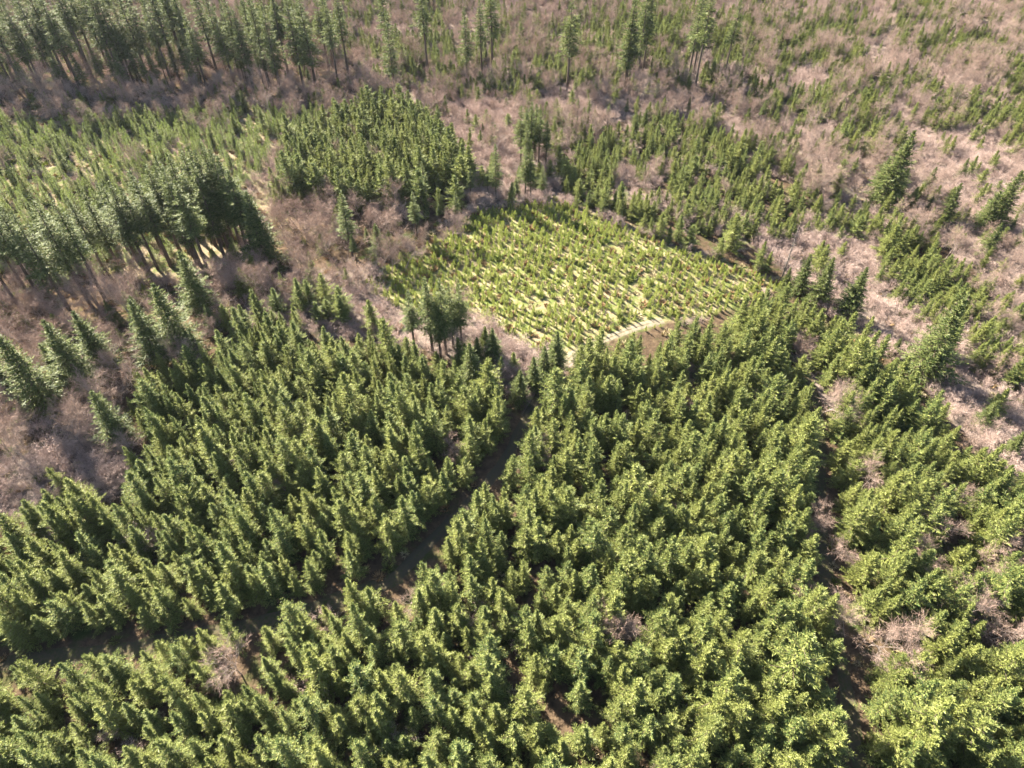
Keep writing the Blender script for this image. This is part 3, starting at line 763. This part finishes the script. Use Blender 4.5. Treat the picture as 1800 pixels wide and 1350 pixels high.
ind, u, v = split(YF, 5.0)
I = np.nonzero(ind)[0]
labs = {}
for j in I:
    sl_ = YF[j, 3]; wd_ = YF[j, 4]
    shape = 'tall pointed' if sl_ > 1.07 else ('low bushy' if sl_ < .82 and wd_ > 1.05 else ('small slender' if sl_ < .82 else ('broad bushy' if wd_ > 1.18 else ('slim' if wd_ < 1.0 else 'full crowned'))))
    labs[j] = nearest_label(shape + ' young fir', YF[j, 0], YF[j, 1], 'fir')
yg = {}
for j in I:
    r = YF[j]; o = put_pair('young_fir', YOUNG[int(r[6])], r[0], r[1], r[3] * 10, 10, r[5], labs[j], 'tree', 'young firs of the plantation', wide=r[4], lean=(r[7], r[8]))
    yg[int(r[6])] = o
def kids(o): return [c for c in COL.objects if c.parent == o]
src = [[c for c in yg[k].children] if k in yg else [c for c in yg[min(yg)].children] for k in range(7)]
rank_labels('fir')
scatter('fir_woodland', src, YF[~ind], 'wide mass of green young firs covering the slopes beyond the nearest trees', 'woodland')

# saplings in the clearing
x, y = grid(1.28, .38, -20, -80, 120, 80, 200)
z, p = dens(x, y, 1.4, {'clearing': .95})
p = p * np.where((vnoise(x, y, 5, 41) > .78) & (y < 140), .4, 1)
k = (rs.rand(len(x)) < p) & clear_of(x, y, -.5) & (dA(x, y, 'A') > 1.5)
x, y = x[k], y[k]; far = np.clip((y - 115) / 50, 0, 1)
hh = (1.4 + .45 * far) * (1 + .2 * rs.normal(0, 1, len(x)).clip(-2, 2))
SP = np.stack([x, y, ground_z(x, y), hh / 3, rs.uniform(.9, 1.35, len(x)), rs.rand(len(x)) * 6.28, rs.randint(0, 6, len(x)), rs.normal(0, .03, len(x)), rs.normal(0, .03, len(x))], 1)
ind, u, v = split(SP, 1.2)
first = {}
for j in np.nonzero(ind)[0]:
    r = SP[j]; dd = float(dist_line(r[0:1], r[1:2], LINES['A'])[0][0])
    sz = 'tall' if r[3] > .95 else ('short' if r[3] < .75 else 'middling')
    where = 'at the dirt track side of the clearing' if dd < 9 else ('in the near pointed corner of the clearing' if r[0] < 8 and r[1] < 122 else ('on the brush side of the clearing' if r[0] < 0 else ('on the plantation side of the clearing' if r[0] > 25 else 'in the open heart of the clearing')))
    bw_ = 'bushy ' if r[4] > 1.2 else ('slim ' if r[4] < 1.0 else '')
    o = put_one('sapling_fir', SAP[int(r[6])], r[0], r[1], r[3] * 3, 3, r[5], f'{sz} {bw_}yellow-green fir sapling {where}', 'sapling', 'saplings in the clearing', r[4]); first[int(r[6])] = o
src = [[first.get(k, first[min(first)])] for k in range(6)]
scatter('sapling_cover', src, SP[~ind], 'mass of yellow-green fir saplings filling the far part of the clearing', 'saplings')

# pale young firs on the open slope behind the tall stand
x, y = grid(2.5, .38, 14, -320, 60, 120, 455)
z, p = dens(x, y, 2.4, {'left_far': .93}); p = p * np.where(vnoise(x, y, 7, 61) > .75, .4, 1)
k = (rs.rand(len(x)) < p) & clear_of(x, y, -.4); x, y = x[k], y[k]
hh = 3.9 * (1 + .22 * rs.normal(0, 1, len(x)).clip(-2, 2))
PF = np.stack([x, y, ground_z(x, y), hh / 5, rs.uniform(.9, 1.3, len(x)), rs.rand(len(x)) * 6.28, rs.randint(0, 4, len(x)), rs.normal(0, .03, len(x)), rs.normal(0, .03, len(x))], 1)
ind, u, v = split(PF, 2.2, 160)
first = {}
for j in np.nonzero(ind)[0]:
    r = PF[j]
    sz = 'tall' if r[3] > 1.12 else ('short' if r[3] < .85 else 'middling'); w_ = 'bushy ' if r[4] > 1.15 else 'slim '
    where = 'between the trunks of the tall stand' if v[j] > 400 else ('just behind the open end of the tall stand' if u[j] < 230 else 'just behind the dense end of the tall stand')
    o = put_one('pale_young_fir', PALE[int(r[6])], r[0], r[1], r[3] * 5, 5, r[5], f'{sz} {w_}pale young fir {where}', 'tree', 'pale young firs behind the tall stand', r[4]); first[int(r[6])] = o
scatter('pale_fir_slope', [[first[k]] for k in range(4)], PF[~ind], 'mass of pale young firs on the slope behind the tall stand', 'woodland')

# bare trees of the woods
x, y = grid(3.6, .38, 33)
z, p = dens(x, y, 5, {'woods': .46, 'mix_top': .28, 'pink_top': .26, 'mix_right': .30, 'far': .22, 'pink_far': .14, 'firs_mid': .02, 'plantation': .006, 'firs_loose': .10, 'dense_far': .03, 'left_far': .015, 'belt': .35})
k = (rs.rand(len(x)) < p) & clear_of(x, y, .6) & (dA(x, y, 'A') > 3) & (dA(x, y, 'C') > 2) & (dA(x, y, 'B') > 4)
k &= ~((z == ZI['plantation']) & (y < 60))
x, y, z = x[k], y[k], z[k]
hh = 8.5 * (1 + .2 * rs.normal(0, 1, len(x)).clip(-2, 2)); hh = np.where(np.isin(z, [ZI['pink_top'], ZI['pink_far']]), hh * .8, hh)
BT = np.stack([x, y, ground_z(x, y), hh / 11, rs.uniform(.9, 1.3, len(x)), rs.rand(len(x)) * 6.28, rs.randint(0, 5, len(x)), rs.normal(0, .05, len(x)), rs.normal(0, .05, len(x))], 1)
ind, u, v = split(BT, 5, 270)
first = {}
for j in np.nonzero(ind)[0]:
    r = BT[j]; uu, vv = u[j], v[j]
    if uu < 430 and vv > 440: where = 'in the shaded hollow under the tall stand'
    elif uu < 700 and vv > 330: where = 'in the brown woods beside the clearing'
    elif uu > 1300: where = 'in the pink woods around the gravel path'
    elif vv < 330: where = 'in the pale woods beyond the clearing'
    else: where = 'standing among green firs'
    sz = 'tall' if r[3] > .85 else ('low' if r[3] < .68 else 'middling'); wd_ = 'wide crowned' if r[4] > 1.12 else 'narrow'
    o = put_pair('bare_tree', BARE[int(r[6])], r[0], r[1], r[3] * 11, 11, r[5], nearest_label(f'{sz} {wd_} bare tree', r[0], r[1], 'bare'), 'tree', 'bare trees of the woods', r[4], (r[7], r[8])); first[int(r[6])] = o
src = [[c for c in first[k].children] for k in range(5)]
rank_labels('bare')
scatter('bare_woodland', src, BT[~ind], 'mass of leafless pinkish woods far beyond the clearing', 'woodland')

# bare shrubs, the pink brush
x, y = grid(1.8, .42, 50)
z, p = dens(x, y, 1.6, {'pink_near': .86, 'pink_right': .86, 'pink_top': .85, 'pink_far': .85, 'mix_near': .50, 'mix_right': .6, 'mix_top': .6, 'far': .45, 'woods': .2, 'belt': .3, 'firs_loose': .5, 'firs_mid': .12, 'plantation': .018, 'bare': .06, 'left_far': .02})
k = (rs.rand(len(x)) < p) & (dA(x, y, 'A') > 2.2) & (dA(x, y, 'C') > 1.9) & ((dA(x, y, 'B') > 3.4) | (y > 118)) & (dA(x, y, 'A2') > 2.6)
x, y, z = x[k], y[k], z[k]
hh = 2.9 * (1 + .26 * rs.normal(0, 1, len(x)).clip(-2, 2)) * (.75 + .6 * vnoise(x, y, 9, 51))
SH = np.stack([x, y, ground_z(x, y), hh / 4, rs.uniform(.95, 1.5, len(x)), rs.rand(len(x)) * 6.28, rs.randint(0, 5, len(x)), rs.normal(0, .06, len(x)), rs.normal(0, .06, len(x))], 1)
ind, u, v = split(SH, 1.6)
first = {}
for j in np.nonzero(ind)[0]:
    r = SH[j]; uu, vv = u[j], v[j]
    if uu < 420: where = 'in the pink brush at the frame edge' if vv > 680 else 'in the hollow below the tall stand'
    elif uu < 760: where = 'in the pink gap above the nearer firs'
    elif uu < 1000: where = 'in the brush wedge between clearing and track'
    elif uu < 1380: where = 'between firs inside the plantation'
    elif vv < 730 and uu < 1500: where = 'where the straight ride begins'
    else: where = 'on the pink slope outside the plantation' if vv < 900 else 'under the outer firs'
    sz = 'tall' if r[3] > .9 else ('low' if r[3] < .65 else 'middling'); wd_ = 'spreading' if r[4] > 1.2 else 'upright'
    o = put_one('bare_shrub', SHRUB[int(r[6])], r[0], r[1], r[3] * 4, 4, r[5], nearest_label(f'{sz} {wd_} bare shrub', r[0], r[1], 'shrub'), 'shrub', 'bare shrubs of the pink brush', r[4]); first[int(r[6])] = o
src = [[first.get(k, first[min(first)])] for k in range(5)]
rank_labels('shrub')
scatter('pink_brush', src, SH[~ind], 'mass of bare pinkish brush covering the open slopes', 'brush')

# low ground cover
x, y = grid(1.8, .5, 8)
z, p = dens(x, y, 0, {'clearing': .75, 'pink_near': .4, 'pink_right': .35, 'pink_top': .2, 'mix_near': .4, 'left_far': .55, 'bare': .5, 'plantation': .12, 'pocket': .4, 'woods': .2, 'firs_loose': .3, 'mix_right': .25})
k = (rs.rand(len(x)) < p) & (dA(x, y, 'A') > 1.3) & (dA(x, y, 'B') > .8) & (dA(x, y, 'A2') > .9) & (y < 330)
x, y, z = x[k], y[k], z[k]
GC = np.stack([x, y, ground_z(x, y), rs.uniform(.5, 1.1, len(x)), rs.uniform(.8, 1.4, len(x)), rs.rand(len(x)) * 6.28, rs.choice(4, len(x), p=[.28, .42, .18, .12]), 0 * x, 0 * x], 1)
srcs = []
GC_first = []
for q, me in enumerate(TUFT):
    j = np.nonzero((GC[:, 6] == q) & (z == ZI['clearing']))[0][0]; r = GC[j]
    nm = ['bracken_clump', 'grass_tussock', 'bramble_clump', 'bracken_clump'][q]
    o = put_one(nm, me, r[0], r[1], r[3], 1, r[5], ['rusty dead bracken clump between saplings', 'pale dry grass tussock between saplings', 'green bramble clump between saplings', 'second rusty bracken clump between saplings'][q], 'ground plants', None, r[4])
    o['kind'] = 'stuff'; srcs.append([o]); GC_first.append(j)
m = np.ones(len(GC), bool); m[GC_first] = False
scatter('ground_cover', srcs, GC[m], 'dry grass, bracken and bramble on the ground', 'ground cover')

# ------------------------------------------------------------------ air
def haze(density):
    x0, x1, y0, y1, z0, z1 = -7000, 7000, -7000, 7000, -14, 112
    V = [(a, b, c) for c in (z0, z1) for a, b in ((x0, y0), (x1, y0), (x1, y1), (x0, y1))]
    F = [(0, 3, 2, 1), (4, 5, 6, 7), (0, 1, 5, 4), (1, 2, 6, 5), (2, 3, 7, 6), (3, 0, 4, 7)]
    m, n, out = new_mat('thin haze')
    pv = n.nodes.new('ShaderNodeVolumePrincipled'); pv.inputs['Density'].default_value = density; pv.inputs['Color'].default_value = (.78, .82, 1, 1); pv.inputs['Anisotropy'].default_value = .3
    n.links.new(pv.outputs[0], out.inputs['Volume'])
    o = bpy.data.objects.new('haze', make_mesh('haze', V, F, [m])); COL.objects.link(o); o['kind'] = 'stuff'; o['label'] = 'thin haze in the air over the forest'; o['category'] = 'haze'
HAZE = .00003
if HAZE: haze(HAZE)
print('counts', len(YF), len(SP), len(BT), len(SH), len(GC))
